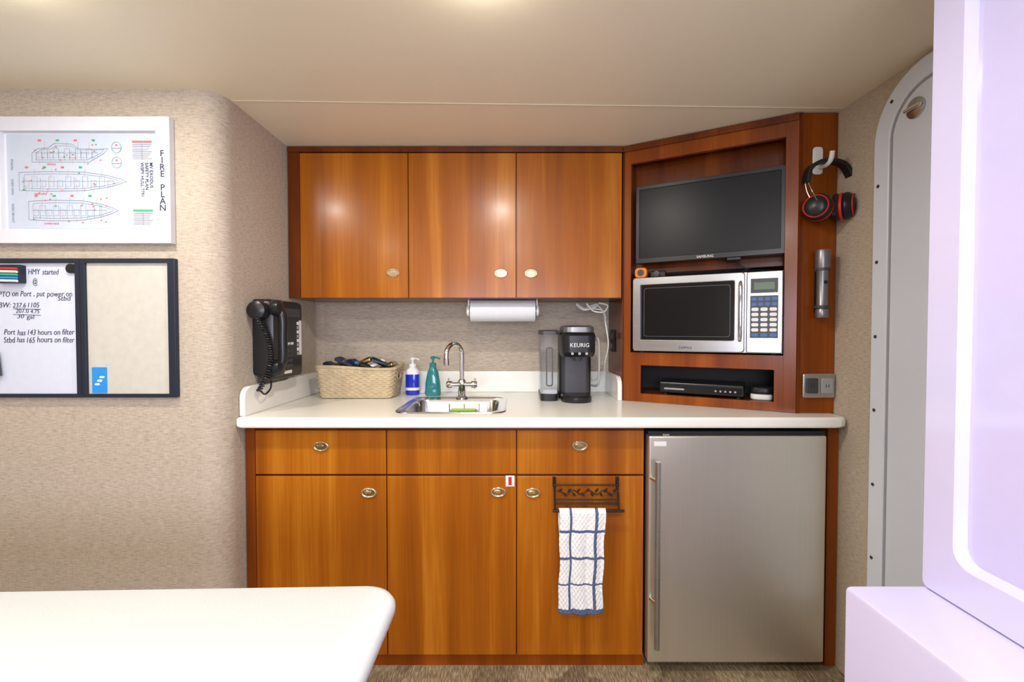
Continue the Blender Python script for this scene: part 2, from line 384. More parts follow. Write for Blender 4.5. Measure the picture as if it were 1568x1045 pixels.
box('back_upper',.02,.62,.10,.115,1.50,ZC-.003,'woodD',g)
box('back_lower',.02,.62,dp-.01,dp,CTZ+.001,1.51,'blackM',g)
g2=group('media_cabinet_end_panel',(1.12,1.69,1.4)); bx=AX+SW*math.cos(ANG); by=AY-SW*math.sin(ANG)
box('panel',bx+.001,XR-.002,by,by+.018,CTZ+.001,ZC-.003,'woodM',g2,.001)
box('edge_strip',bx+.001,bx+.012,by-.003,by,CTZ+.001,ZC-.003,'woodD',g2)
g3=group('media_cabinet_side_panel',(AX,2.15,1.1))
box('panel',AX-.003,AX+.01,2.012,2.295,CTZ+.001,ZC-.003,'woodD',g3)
YS=by
# ---------- television ----------
g=group('television',(AX,AY,0),-ANG); t=.012
s0,_=La(974,340,t); s1,_=La(1203,320,t); z1=1.866; z0=1.535
box('body',s0,s1,t+.004,t+.04,z0,z1,'black',g,.004)
ring('bezel','XZ',rr((s0+s1)/2,(z0+z1)/2,s1-s0,z1-z0,.004,2),rr((s0+s1)/2,(z0+z1)/2+.003,s1-s0-.03,z1-z0-.038,.002,2),t-.002,t+.005,'black',g,bevel=.0015)
box('screen',s0+.012,s1-.012,t+.002,t+.006,z0+.018,z1-.012,'screen',g)
text('logo','SAMSUNG',.014,((s0+s1)/2,t-.0022,z0+.006),'whiteP',g,align='CENTER')
box('wall_mount',(s0+s1)/2-.08,(s0+s1)/2+.08,t+.04,.10,1.62,1.76,'blackM',g)
box('sensor_bump',(s0+s1)/2+.08,(s0+s1)/2+.13,t,t+.02,z0-.012,z0,'black',g,.002)
tube('power_cable',smoothpath([(s0+.40,t+.03,z0+.01),(s0+.405,t+.02,z0-.03),(s0+.43,t+.02,z0-.05),(s0+.40,t+.04,z0-.06)]),.003,'blackM',g)
# ---------- microwave ----------
g=group('microwave_oven',(AX,AY,0),-ANG)
m0,_=La(968,480,-.02); m1,_=La(1206,480,-.02); m0=max(m0,.033)
m1=min(m1,.602); z0=zs+.006; z1=1.472
box('case',m0,m1,.0,.24,z0,z1,'steelH',g,.003)
for i,(a,b) in enumerate(((m0+.03,.03),(m1-.03,.03),(m0+.03,.2),(m1-.03,.2))): lathe('foot_%d'%i,[(0,0),(.012,0),(.012,.007),(0,.007)],(a,b,zs),'blackM',g,n=16)
md=m0+(m1-m0)*.775; cx=(m0+md)/2; cz=(z0+z1)/2
ring('door_frame','XZ',rr(cx,cz,md-m0-.004,z1-z0-.004,.012),rr(cx-.002,cz+.008,md-m0-.075,z1-z0-.085,.006),-.024,0,'steelH',g,bevel=.004)
plate('door_window','XZ',rr(cx-.002,cz+.008,md-m0-.074,z1-z0-.084,.006),-.014,-.002,'glassblk',g)
ring('window_mask','XZ',rr(cx-.002,cz+.008,md-m0-.10,z1-z0-.11,.01),rr(cx-.002,cz+.008,md-m0-.105,z1-z0-.115,.01),-.0146,-.0138,'dgrey',g)
tube('door_handle',smoothpath([(md-.018,-.024,z0+.05),(md-.016,-.045,z0+.07),(md-.016,-.05,cz),(md-.016,-.045,z1-.06),(md-.018,-.024,z1-.04)]),.007,'chrome',g)
plate('control_panel','XZ',rr((md+m1)/2+.001,cz,m1-md-.006,z1-z0-.006,.008),-.022,0,'steelH',g,bevel=.003)
cx2=(md+m1)/2; pw=m1-md
box('display_surround',cx2-pw*.36,cx2+pw*.36,-.024,-.022,z1-.085,z1-.03,'dgrey',g,.001)
box('display',cx2-pw*.27,cx2+pw*.27,-.025,-.024,z1-.072,z1-.045,'lcd',g)
box('keypad_back',cx2-pw*.37,cx2+pw*.37,-.0232,-.022,z0+.06,z1-.095,'dgrey',g)
for r in range(8):
    for c2 in range(4 if r<2 else 3):
        nn=4 if r<2 else 3
        x=cx2+(c2-(nn-1)/2)*pw*(.18 if nn==4 else .24); z=z1-.108-r*.0195
        plate('key_%d_%d'%(r,c2),'XZ',rr(x,z,pw*(.14 if nn==4 else .19),.013,.005,3),-.0252,-.0232,'btnblue' if r<2 or r==7 else 'whiteP',g)
text('panel_print','EXPRESS',.010,(cx2,-.0225,z0+.045),'ink',g,align='CENTER')
text('logo','ZAPPAX',.014,(cx,-.0245,z0+.014),'ink',g,align='CENTER')
g=group('tape_measure',(AX,AY,0),-ANG)
plate('body','XZ',rr(.068,z1+.024,.052,.044,.015),.02,.05,'orange',g,bevel=.003)
plate('face','XZ',ell(.068,z1+.024,.014,.014),.018,.02,'dgrey',g)
g=group('pocket_camera',(AX,AY,0),-ANG)
box('body',.105,.17,.03,.06,z1+.001,z1+.03,'black',g,.006); lathe('lens',[(0,0),(.011,0),(.012,.014),(0,.015)],(.135,.03,z1+.016),'dgrey',g,(0,-1,0),20)
# ---------- cable box in niche ----------
g=group('cable_box',(AX,AY,0),-ANG)
a,_=La(1010,590,.03); b,_=La(1139,595,.03); zc=zn0+.004
box('body',a,b,.03,.20,zc+.003,zc+.048,'black',g,.004)
box('front_band',a+.006,b-.006,.027,.03,zc+.010,zc+.038,'glassblk',g)
box('label',a+.02,a+.10,.0262,.027,zc+.018,zc+.025,'grey',g)
for i in range(5): lathe('button_%d'%i,[(0,0),(.004,0),(.004,.003),(0,.003)],(b-.03-i*.018,.027,zc+.022),'grey',g,(0,-1,0),12)
for i,x in enumerate((a+.02,b-.02)): lathe('foot_%d'%i,[(0,0),(.01,0),(.01,.006),(0,.006)],(x,.05,zn0-.002),'blackM',g,n=12)
g=group('network_router',(AX,AY,0),-ANG)
a,_=La(1166,595,.04)
plate('body','XY',rr(a,.08,.078,.09,.025),zn0-.001,zn0+.022,'whiteP',g,bevel=.006)
plate('top','XY',rr(a,.08,.080,.094,.025),zn0+.023,zn0+.052,'black',g,bevel=.008)
# ---------- upper-right hook, earmuffs, flashlight, outlet ----------
g=group('wall_hook',(1.13,YS,1.9)); x,z=Wy(1253,250,YS-.01)
plate('plate','XZ',rr(x,z+.010,.036,.10,.012),YS-.010,YS-.003,'whiteP',g,bevel=.002)
tube('prong',smoothpath([(x,YS-.008,z-.01),(x,YS-.045,z-.022),(x,YS-.075,z-.012),(x,YS-.084,z+.016)]),.008,'whiteP',g)
hx,hz=x,z
g=group('ear_defenders',(1.14,YS-.06,1.8)); ye=YS-.055
cl=Wy(1252,318,ye); cr=Wy(1292,316,ye-.01)
def strip(name,path,w,th,mat,par):
    P=[Vector(p) for p in path]; loops=[]
    for i,p in enumerate(P):
        t=(P[min(i+1,len(P)-1)]-P[max(i-1,0)]).normalized(); d=Vector((0,1,0)); n=t.cross(d).normalized()
        loops.append([tuple(p+d*w/2+n*th/2),tuple(p-d*w/2+n*th/2),tuple(p-d*w/2-n*th/2),tuple(p+d*w/2-n*th/2)])
    return loft(name,loops,mat,par,bevel=.002)
bl=Wy(1234,280,ye); bt1=Wy(1240,258,ye); bt2=Wy(1262,247,ye); bt3=Wy(1290,252,ye); br=Wy(1304,274,ye)
band=smoothpath([(bl[0],ye,bl[1]),(bt1[0],ye,bt1[1]),(bt2[0],ye,bt2[1]),(bt3[0],ye,bt3[1]),(br[0],ye,br[1])],9)
strip('headband',band,.034,.013,'black',g)
K=1.25
for k,(cxy,sg) in enumerate(((cl,-1),(cr,1))):
    c=Vector((cxy[0],ye-(.01 if k else 0),cxy[1])); ax=Vector((sg*.70,-.70,.0)).normalized()
    def sc(p): return [(a*K,b*K) for a,b in p]
    lathe('cup_shell_%d'%k,sc([(0,.0),(.034,.0),(.0385,.006),(.037,.014),(.029,.024),(.015,.029),(0,.030)]),c,'black',g,ax,28)
    lathe('cup_red_%d'%k,sc([(.0,0),(.0375,0),(.0388,-.002),(.0388,-.006),(.036,-.008),(0,-.008)]),c,'red',g,ax,28)
    lathe('cup_cushion_%d'%k,sc([(0,-.008),(.035,-.008),(.0385,-.014),(.037,-.022),(.030,-.027),(.015,-.025),(0,-.018)]),c,'black',g,ax,28)
    q_=Vector((0,0,1)).rotation_difference(ax)
    arc=[tuple(c+q_@Vector((.0305*K*math.cos(a_),.0305*K*math.sin(a_),.0235*K))) for a_ in [2*math.pi*i/24 for i in range(24)]]
    tube('cup_stripe_%d'%k,arc,.0022,'red',g,6,True)
    e=band[1] if k==0 else band[-2]
    for qq in (-1,1):
        tube('steel_wire_%d_%d'%(k,qq),smoothpath([tuple(e+Vector((0,qq*.006,.004))),tuple((e+c)/2+Vector((sg*.016,qq*.012-.01,.010))),tuple(c+ax*.024+Vector((0,qq*.012,.01)))]),.0018,'chrome',g,6)
g=group('flashlight',(1.13,YS-.03,1.3)); x,zt_=Wy(1260,383,YS-.03); _,zb_=Wy(1259,487,YS-.03); yy=YS-.030; hh=zt_-zb_
lathe('barrel',[(0,0),(.019,0),(.021,.004),(.021,.028),(.0185,.032),(.0185,hh*.66),(.0235,hh*.74),(.0245,hh*.97),(.022,hh),(.018,hh),(.016,hh-.006),(0,hh-.006)],(x,yy,zb_),'alu',g,n=28)
box('clip_back_plate',x-.012,x+.012,YS-.006,YS-.003,zb_+.02,zt_-.03,'blackM',g)
for k,zz in enumerate((zb_+.035,zb_+hh*.69)):
    ring('clip_clamp_%d'%k,'XY',ell(x,yy,.0252,.0245,24),ell(x,yy,.020,.020,24),zz,zz+.010,'dgrey',g)
lathe('switch_boot',[(0,0),(.007,0),(.006,.003),(0,.004)],(x,yy-.018,zb_+hh*.52),'blackM',g,(0,-1,0),16)
g=group('power_outlet',(1.12,YS,1.0))
a,zt2=Wy(1227,572,YS); b,zb2=Wy(1280,609,YS); b=min(b,XR-.006)
cx=(a+b)/2; cz=(zt2+zb2)/2
plate('cover','XZ',rr(cx,cz,b-a,zt2-zb2,.008),YS-.012,YS-.0035,'steelH',g,bevel=.003)
for s in (-1,1):
    plate('socket_%d'%s,'XZ',rr(cx+s*(b-a)*.23,cz,(b-a)*.36,(zt2-zb2)*.62,.005),YS-.018,YS-.012,'grey' if s>0 else 'dgrey',g,bevel=.002)
    for q in (-1,1): box('slot_%d_%d'%(s,q),cx+s*(b-a)*.23+q*.005-.001,cx+s*(b-a)*.23+q*.005+.001,YS-.0186,YS-.018,cz-.006,cz+.006,'blackM',g)
g=group('appliance_outlet',(AX,2.13,1.2)); y,z=Wx(937,522,AX-.01)
plate('cover','YZ',rr(y,z,.07,.105,.006),AX-.011,AX-.004,'blackM',g,bevel=.002)
for s in (-1,1): plate('socket_%d'%s,'YZ',rr(y,z+s*.024,.032,.028,.01),AX-.014,AX-.011,'dgrey',g)
g=group('power_cord',(.42,2.2,1.2))
tube('cord',smoothpath([(.30,2.12,1.37),(.345,2.13,1.345),(.40,2.14,1.36),(.43,2.15,1.33),(.445,2.16,1.27),(.455,2.15,1.18),(.445,2.17,1.10),(.44,2.20,1.04),(.40,2.22,1.0),(.375,2.20,CTZ+.10)]),.0035,'whiteP',g,8)
tube('cord_loop',smoothpath([(.30,2.13,1.365),(.33,2.10,1.34),(.38,2.10,1.35),(.40,2.12,1.368),(.35,2.14,1.35),(.42,2.13,1.34),(.44,2.14,1.30)]),.0035,'whiteP',g,8)
tube('cord_loop_2',smoothpath([(.34,2.08,1.368),(.37,2.08,1.335),(.42,2.09,1.33),(.44,2.10,1.36),(.40,2.10,1.372)]),.0035,'whiteP',g,8)
box('plug',.462,.474,2.12,2.145,1.205,1.235,'blackM',g,.003)
# ---------- paper towel ----------
g=group('paper_towel_roll',(-.02,2.1,1.32)); yy=2.10
a,z=Wy(721,476,yy); b,_=Wy(819,476,yy)
lathe('roll',[(.018,0),(.05,0),(.05,b-a),(.018,b-a),(.018,0)],(a,yy,z-.0),'paper',g,(1,0,0),40)
for s,xx in ((-1,a-.006),(1,b+.006)):
    lathe('end_cap_%d'%s,[(0,0),(.026,0),(.026,.010),(.015,.016),(0,.016)],(xx,yy,z),'whiteP',g,(s,0,0),24)
    box('bracket_%d'%s,xx+s*.003-.003,xx+s*.003+.003,yy-.012,yy+.012,z,zub-.001,'whiteP',g)
tube('rod',[(a-.01,yy,z),(b+.01,yy,z)],.008,'whiteP',g)
# ---------- coffee maker ----------
g=group('coffee_maker',(.27,2.0,CTZ)); z0=CTZ+.001
xc=.285; yf=1.915
def rl(cx,cy,w,h,r,z): return [(p[0],p[1],z) for p in rr(cx,cy,w,h,r,7)]
loft('base_tray',[rl(xc-.005,yf+.075,.128,.145,.06,z0),rl(xc-.005,yf+.075,.132,.15,.062,z0+.006),rl(xc-.005,yf+.075,.132,.15,.062,z0+.022),rl(xc-.005,yf+.075,.118,.135,.055,z0+.030)],'black',g)
loft('column',[rl(xc,yf+.205,.145,.15,.02,z0),rl(xc,yf+.205,.145,.15,.02,z0+.29)],'black',g)
loft('column_front',[rl(xc,yf+.14,.125,.05,.02,z0+.03),rl(xc,yf+.14,.125,.05,.02,z0+.2)],'dgrey',g)
loft('head',[rl(xc,yf+.13,.135,.20,.035,z0+.195),rl(xc,yf+.12,.145,.23,.04,z0+.215),rl(xc,yf+.12,.147,.235,.04,z0+.285),rl(xc,yf+.125,.140,.22,.04,z0+.298)],'black',g)
loft('lid_band',[rl(xc,yf+.117,.130,.225,.04,z0+.2985),rl(xc,yf+.117,.134,.23,.04,z0+.302),rl(xc,yf+.117,.13,.225,.04,z0+.322),rl(xc,yf+.12,.11,.19,.04,z0+.330)],'alu',g)
lathe('spout',[(0,0),(.015,0),(.02,.02),(0,.02)],(xc,yf+.06,z0+.176),'dgrey',g)
text('logo','KEURIG',.024,(xc,yf-.0005,z0+.238),'whiteP',g,align='CENTER')
for k in range(3): lathe('button_%d'%k,[(0,0),(.006,0),(.006,.002),(0,.002)],(xc-.03+k*.03,yf+.004,z0+.210),'grey',g,(0,-1,0),14)
tube('side_handle',smoothpath([(xc+.074,yf+.06,z0+.27),(xc+.088,yf+.04,z0+.26),(xc+.09,yf+.04,z0+.12),(xc+.086,yf+.06,z0+.07),(xc+.072,yf+.15,z0+.06)]),.005,'grey',g)
tx=xc-.122
loft('tank_base',[rl(tx,yf+.15,.075,.17,.02,z0),rl(tx,yf+.15,.08,.175,.02,z0+.03)],'black',g)
loft('water_tank',[rl(tx,yf+.15,.072,.165,.02,z0+.031),rl(tx,yf+.15,.078,.172,.02,z0+.29)],'water',g)
loft('tank_lid',[rl(tx,yf+.15,.083,.178,.02,z0+.291),rl(tx,yf+.15,.083,.178,.02,z0+.305),rl(tx,yf+.15,.07,.16,.02,z0+.310)],'dgrey',g)
ring('tank_handle','XZ',rr(tx,z0+.15,.03,.17,.01),rr(tx,z0+.15,.02,.16,.006),yf+.056,yf+.060,'dgrey',g)
# ---------- soaps ----------
def pump(g,x,y,z,mat,s=1):
    lathe('collar',[(0,0),(.017*s,0),(.017*s,.018),(.008,.020),(.005,.022),(.005,.038),(0,.038)],(x,y,z),mat,g,n=20)
    lathe('head',[(0,0),(.010,0),(.012,.010),(.008,.014),(0,.014)],(x,y,z+.036),mat,g,n=20)
    tube('nozzle',smoothpath([(x,y,z+.044),(x+.02,y-.01,z+.044),(x+.036,y-.018,z+.038)]),.004,mat,g,8)
g=group('dish_soap_dispenser',(-.485,2.19,CTZ)); x,_=Wy(632,590,2.19); y=2.19; z0=CTZ+.001
loft('bottle',[rl(x,y,.062,.05,.022,z0),rl(x,y,.066,.054,.024,z0+.008),rl(x,y,.066,.054,.024,z0+.10),rl(x,y,.056,.046,.02,z0+.118),rl(x,y,.030,.030,.0145,z0+.128)],'blueL',g)
loft('label',[rl(x,y,.0675,.0555,.024,z0+.035),rl(x,y,.0675,.0555,.024,z0+.022)],'whiteP',g,False,False)
loft('clear_shoulder',[rl(x,y,.067,.055,.024,z0+.098),rl(x,y,.067,.055,.024,z0+.1005),rl(x,y,.057,.047,.02,z0+.119),rl(x,y,.031,.031,.015,z0+.129)],'paper',g,False,False)
pump(g,x,y,z0+.129,'whiteP')
g=group('hand_soap_bottle',(-.38,2.17,CTZ)); x,_=Wy(663,590,2.16); y=2.16
loft('bottle',[rl(x,y,.070,.048,.022,z0),rl(x,y,.076,.052,.025,z0+.008),rl(x,y,.070,.050,.024,z0+.06),rl(x,y,.052,.042,.02,z0+.11),rl(x,y,.030,.030,.0145,z0+.135)],'tealL',g)
pump(g,x,y,z0+.136,'tealL',.95)
g=group('sponge_holder',(-.44,2.25,CTZ)); x,_=Wy(640,590,2.245)
plate('back','XZ',rr(x,CTZ+.052,.10,.10,.012),2.255,2.262,'whiteP',g,bevel=.002)
plate('tray','XY',rr(x,2.248,.10,.026,.006),CTZ+.001,CTZ+.02,'whiteP',g)
# ---------- basket ----------
g=group('woven_basket',(-.7,2.13,CTZ))
ba,_=Wy(480,590,2.04); bb,_=Wy(604,590,2.04); bw=bb-ba; bcx=(ba+bb)/2; bcy=2.14; bd=.19; bh=.138
rows=15; per=168; vs=[];fs=[]
def rim(w,h,r,n):
    P=rr(0,0,w,h,r,10); P=P+[P[0]]; L=[0]
    for i in range(len(P)-1): L.append(L[-1]+math.dist(P[i],P[i+1]))
    out=[];j=0
    for k in range(n):
        d=L[-1]*k/n
        while L[j+1]<d: j+=1
        f=(d-L[j])/max(1e-9,L[j+1]-L[j]); out.append((P[j][0]*(1-f)+P[j+1][0]*f,P[j][1]*(1-f)+P[j+1][1]*f))
    return out
SB=4
for i in range(rows*SB+1):
    f=i/(rows*SB); w=bw*(.90+.10*f); d=bd*(.90+.10*f); R=rim(w,d,.03,per)
    row=min(i//SB,rows-1); ph=(i%SB)/SB
    for k,(a,b) in enumerate(R):
        l=math.hypot(a,b); wv=math.cos(math.pi*k/3.0+math.pi*row)
        bump=.0060*abs(math.sin(math.pi*ph))*(.45+.55*wv)
        vs.append((bcx+a*(1+bump/l*1.3),bcy+b*(1+bump/l*1.3),CTZ+.002+bh*f+ .006*math.sin(4*math.pi*k/per+.9)*f))
for i in range(rows*SB):
    for k in range(per):
        f=(i+.5)/(rows*SB); R=vs[i*per+k]
        if .60<f<.86 and abs(R[1]-bcy)<.035 and abs(R[0]-bcx)>bw*.4: continue
        fs.append((i*per+k,i*per+(k+1)%per,(i+1)*per+(k+1)%per,(i+1)*per+k))
o=mk('woven_wall',vs,fs,'seagrass',g,True); sm=o.modifiers.new('s','SOLIDIFY'); sm.thickness=.004
tube('rim_braid',[v for v in vs[-per:]],.007,'seagrass',g,8,True)
box('bottom',bcx-bw*.42,bcx+bw*.42,bcy-bd*.40,bcy+bd*.40,CTZ+.001,CTZ+.006,'seagrass',g)
for s in (-1,1): ring('handle_%d'%s,'YZ',rr(bcy,CTZ+.10,.075,.042,.015),rr(bcy,CTZ+.10,.062,.030,.012),bcx+s*bw*.487-.004,bcx+s*bw*.487+.004,'seagrass',g)
cols=['navy','brass','ink','blue','navy','brass','blackM','whiteP','navy','brass']
for i,cn in enumerate(cols):
    cxp=bcx-.12+.027*i; z=CTZ+.126+.011*(i%3); a=random.uniform(-.5,.5); tl=.35*(1 if i%2 else -1)
    pts=[]
    for zz,k in ((0,.7),(.008,1),(.018,1),(.024,.75)):
        pts.append([(cxp+(u*math.cos(a)-v*math.sin(a))*k,bcy-.02+.015*(i%2)+(u*math.sin(a)+v*math.cos(a))*k,z+zz+u*tl) for u,v in rr(0,0,.085,.055,.006,3)])
    loft('snack_packet_%d'%i,pts,cn,g)
box('packet_fill',bcx-bw*.38,bcx+bw*.38,bcy-bd*.33,bcy+bd*.33,CTZ+.008,CTZ+.115,'navy',g)
# ---------- telephone on left side wall ----------
pz0,pz1=1.052,1.365
py0,py1=1.718,1.962
g=group('wall_telephone',(XL,1.8,1.2))
xw=XL+.001
def yz(x,y0,y1,z0,z1,r): return [(x,a,b) for a,b in rr((y0+y1)/2,(z0+z1)/2,y1-y0,z1-z0,r,5)]
loft('base',[yz(xw,py0,py1,pz0+.02,pz1,.02),yz(xw+.055,py0,py1,pz0,pz1,.02),yz(xw+.075,py0+.006,py1-.006,pz0+.006,pz1-.006,.02)],'black',g)
loft('mount_foot',[yz(xw,py0+.03,py1-.03,pz0-.03,pz0+.05,.01),yz(xw+.03,py0+.03,py1-.03,pz0-.012,pz0+.05,.01)],'dgrey',g)
xf=xw+.075
box('display',xf-.002,xf+.004,py0+.075,py1-.03,pz1-.065,pz1-.03,'dgrey',g,.002)
for r in range(4):
    for c2 in range(3): box('key_%d_%d'%(r,c2),xf-.002,xf+.005,py0+.085+c2*.022,py0+.101+c2*.022,pz0+.045+r*.02,pz0+.058+r*.02,'dgrey',g,.0015)
for r in range(8): box('line_key_%d'%r,xf-.002,xf+.004,py1-.05,py1-.035,pz0+.09+r*.018,pz0+.103+r*.018,'whiteP' if r%2 else 'grey',g,.001)
box('label_strip',xf-.002,xf+.002,py1-.032,py1-.012,pz0+.09,pz0+.235,'whiteP',g)
box('label_strip_2',xf-.002,xf+.002,py0+.085,py0+.145,pz0+.02,pz0+.032,'whiteP',g)
for k in range(3): box('label_strip_%d'%(k+3),xf-.002,xf+.0022,py0+.08+k*.03,py0+.10+k*.03,pz0+.135,pz0+.145,'whiteP',g)
hp=smoothpath([(xw+.060,py0+.015,pz1-.03),(xw+.102,py0+.018,pz1-.06),(xw+.105,py0+.018,(pz0+pz1)/2),(xw+.102,py0+.018,pz0+.07),(xw+.066,py0+.015,pz0+.04)])
tube('handset_grip',hp,.017,'black',g,14)
for k,zz in enumerate((pz1-.035,pz0+.05)): lathe('handset_cap_%d'%k,[(0,0),(.028,0),(.032,.012),(.030,.03),(.02,.038),(0,.04)],(xw+.070,py0+.012,zz),'black',g,(1,0,.0),24)
lathe('handset_side',[(0,0),(.035,0),(.037,.01),(.033,.03),(.02,.036),(0,.037)],(xw+.035,py0-.012,pz1-.045),'black',g,(0,-1,0),24)
cz0=pz1-.07; coil=[]
for i in range(420):
    f=i/419; zc=cz0-f*.275; cy=py0-.035+.02*math.sin(f*3.14); cxx=xw+.035+.045*math.sin(f*2.9)-.006*f
    a=f*2*math.pi*30; coil.append((cxx+.008*math.cos(a),cy+.008*math.sin(a),zc))
tube('coiled_cord',coil,.0032,'black',g,6)
tube('cord_return',smoothpath([coil[-1],(xw+.05,py0-.01,cz0-.29),(xw+.05,py0+.03,cz0-.27),(xw+.045,py0+.04,pz0+.02)]),.0035,'black',g,6)
# ---------- refrigerator ----------
g=group('undercounter_refrigerator',(.83,1.65,0)); YG=1.622
fx0=Wy(989,840,YG)[0]; fx1=Wy(1264,840,YG)[0]; fzt=Wy(1100,668,YG)[1]; fzb=Wy(1100,1016,YG)[1]
fx1=min(fx1,xf0-.004)
fx0b=max(fx0,xb1+.004)
box('cabinet_body',fx0b,fx1,YG+.045,2.20,.05,fzt+.006,'blackM',g)
box('door',fx0b-.0,fx1,YG,YG+.042,max(fzb,.03),fzt,'steel',g,.006,3)
box('top_cap',fx0b,fx1,YG+.012,YG+.045,fzt+.001,fzt+.014,'blackM',g)
box('kick_grille',fx0b+.01,fx1-.01,YG+.05,YG+.06,.012,.05,'blackM',g)
for i,x in enumerate((fx0b+.03,fx1-.03)): lathe('foot_%d'%i,[(0,0),(.016,0),(.016,.008),(.007,.012),(.007,.05),(0,.05)],(x,YG+.09,.0005),'dgrey',g,n=16)
hx1,hzt=Wy(1008,708,YG-.04); _,hzb=Wy(1008,995,YG-.04)
tube('handle_bar',[(hx1,YG-.04,hzb),(hx1,YG-.04,hzt)],.0095,'steelH',g,16)
for k,p in enumerate((737,925)):
    _,zz=Wy(1000,p,YG-.03); tube('handle_post_%d'%k,[(hx1-.012,YG+.001,zz),(hx1,YG-.04,zz)],.006,'steelH',g,12)
x,z=Wy(1011,680,YG); box('label',x-.022,x+.022,YG-.0012,YG,z-.008,z+.008,'whiteP',g)
x,z=Wy(1022,664,YG); lathe('hinge',[(0,0),(.016,0),(.016,.006),(0,.007)],(x,YG+.02,fzt),'chrome',g,n=20)
# ---------- towel rack + towel ----------
g=group('towel_rack',(.27,1.64,.7)); YT=YF-.040; yd=YF-.0110
xl,zt3=Wy(850,729,YT); xr,_=Wy(948,729,YT); _,zb3=Wy(850,770,YT); _,zbar=Wy(850,783,YT)
for k,x in enumerate((xl,xr)):
    tube('hanger_%d'%k,[(x,yd,zpt-.001+.001),(x,yd-.001,zpt-.006),(x,yd-.002,zt3-.03),(x,YT+.01,zb3),(x,YT,zbar)],.0038,'bronze',g,8)
    box('hook_plate_%d'%k,x-.006,x+.006,yd-.001,yd+.004,zt3-.05,zpt-.001,'bronze',g,.0005)
for k,z in enumerate((zt3-.038,zb3+.005,zb3-.010)): tube('rail_%d'%k,[(xl-.004,YT+.012,z),(xr+.004,YT+.012,z)],.003,'bronze',g,8)
zv=(zt3-.038+zb3+.005)/2
vine=[(xl+(xr-xl)*i/24,YT+.012,zv+.008*math.sin(i*1.1)) for i in range(25)]; tube('vine',vine,.0024,'bronze',g,6)
for i in range(1,14):
    x=xl+(xr-xl)*i/14; s=1 if i%2 else -1
    plate('leaf_%d'%i,'XZ',[(x-.004,zv),(x+.006,zv+s*.003),(x+.012,zv+s*.015),(x+.001,zv+s*.011)],YT+.010,YT+.013,'bronze',g)
tube('towel_bar',[(xl-.008,YT,zbar),(Wy(956,783,YT)[0],YT,zbar)],.0048,'bronze',g,12)
g=group('dish_towel',(.25,YT,.55))
ta,ztop=Wy(856,776,YT); tb,_=Wy(927,776,YT); _,zbt=Wy(890,942,YT)
NX,NZ=60,150; vs=[];fs=[];mi=[]
total=(zbar-zbt); back=.10
for j in range(NZ+1):
    s=-back+(total+back)*j/NZ
    for i in range(NX+1):
        u=i/NX; fr=max(0,s)/total
        w=(tb-ta)*(1-.06*math.sin(fr*2.6)); x=(ta+tb)/2+(u-.5)*w-.008*fr+.002*math.sin(s*40)
        fold=.007*math.sin(u*9.5+.6*math.sin(s*9))*min(1,abs(s)*8+.15)+.0020*math.sin(u*75)*math.sin(s*300)
        if abs(s)<.012:
            a=(s/.012)*math.pi/2; y=YT-.009*math.sin(a)-0.0; z=zbar+.009*math.cos(a)
        elif s>0: y=YT-.010; z=zbar-(s-.012)
        else: y=YT+.008; z=zbar-(-s-.012)
        if s>.012: y-=abs(fold)*1.2+.001
        z+= (.004*math.sin(u*7+1) if j==NZ else 0)
        vs.append((x,y,z))
for j in range(NZ):
    s=-back+(total+back)*(j+.5)/NZ
    for i in range(NX):
        u=(i+.5)/NX; fs.append((j*(NX+1)+i,j*(NX+1)+i+1,(j+1)*(NX+1)+i+1,(j+1)*(NX+1)+i))
        v=(s-.075)%.095; n=(abs(u-.24)<.03 or abs(u-.80)<.03 or v<.009 or s>total-.018)
        mi.append(1 if n else 0)
o=mk('cloth',vs,fs,None,g,True,mats=['towelW','towelN'],midx=mi); sm=o.modifiers.new('s','SOLIDIFY'); sm.thickness=.003; sm.offset=0
# ---------- fire plan frame ----------
yw=YW
g=group('framed_fire_plan',(-1.4,yw,1.65))
def R2(p0,p1,D=yw):
    a=Wy(p0[0],p0[1],D); b=Wy(p1[0],p1[1],D); return a[0],b[0],b[1],a[1]
x0,x1,z0,z1=R2((-22,179),(263,373),yw-.02)
def rect(x0,x1,z0,z1,r=.0015): return rr((x0+x1)/2,(z0+z1)/2,x1-x0,z1-z0,r,2)
ring('frame','XZ',rect(x0,x1,z0,z1),rect(x0+.046,x1-.046,z0+.046,z1-.046),yw-.024,yw-.001,'white',g,bevel=.003)
plate('mat_board','XZ',rect(x0+.044,x1-.044,z0+.044,z1-.044),yw-.008,yw-.002,'paper',g)
px0,px1,pz0,pz1=x0+.054,x1-.054,z0+.052,z1-.052
plate('plan_sheet','XZ',rect(px0,px1,pz0,pz1),yw-.0095,yw-.008,'paper2',g)
yi=yw-.0102
SWd=px1-px0; SHt=pz1-pz0
def q(u,v): return (px0+SWd*u,pz0+SHt*v)   # sheet coordinates 0..1
def ink(name,pts,mat='inkG',r=.0008,cyc=False): tube(name,[(a,yi,b) for a,b in pts],r,mat,g,5,cyc)
def hullshape(u0,u1,vc,hv,kind):
    L=u1-u0
    if kind=='profile':
        P=[(0,-1),(.75,-1),(.93,-.1),(1,.5),(.8,.42),(.62,.5),(.52,1.0),(.3,1.1),(.22,.6),(.08,.5),(0,.0)]
    else:
        P=[(0,-.9),(.25,-1),(.6,-.95),(.82,-.6),(.94,-.25),(1,0),(.94,.25),(.82,.6),(.6,.95),(.25,1),(0,.9)]
    return [q(u0+L*a,vc+hv*b) for a,b in P]
rowsd=[(.17,.68,.80,.095,'profile'),(.08,.80,.50,.105,'plan'),(.14,.74,.19,.11,'plan')]
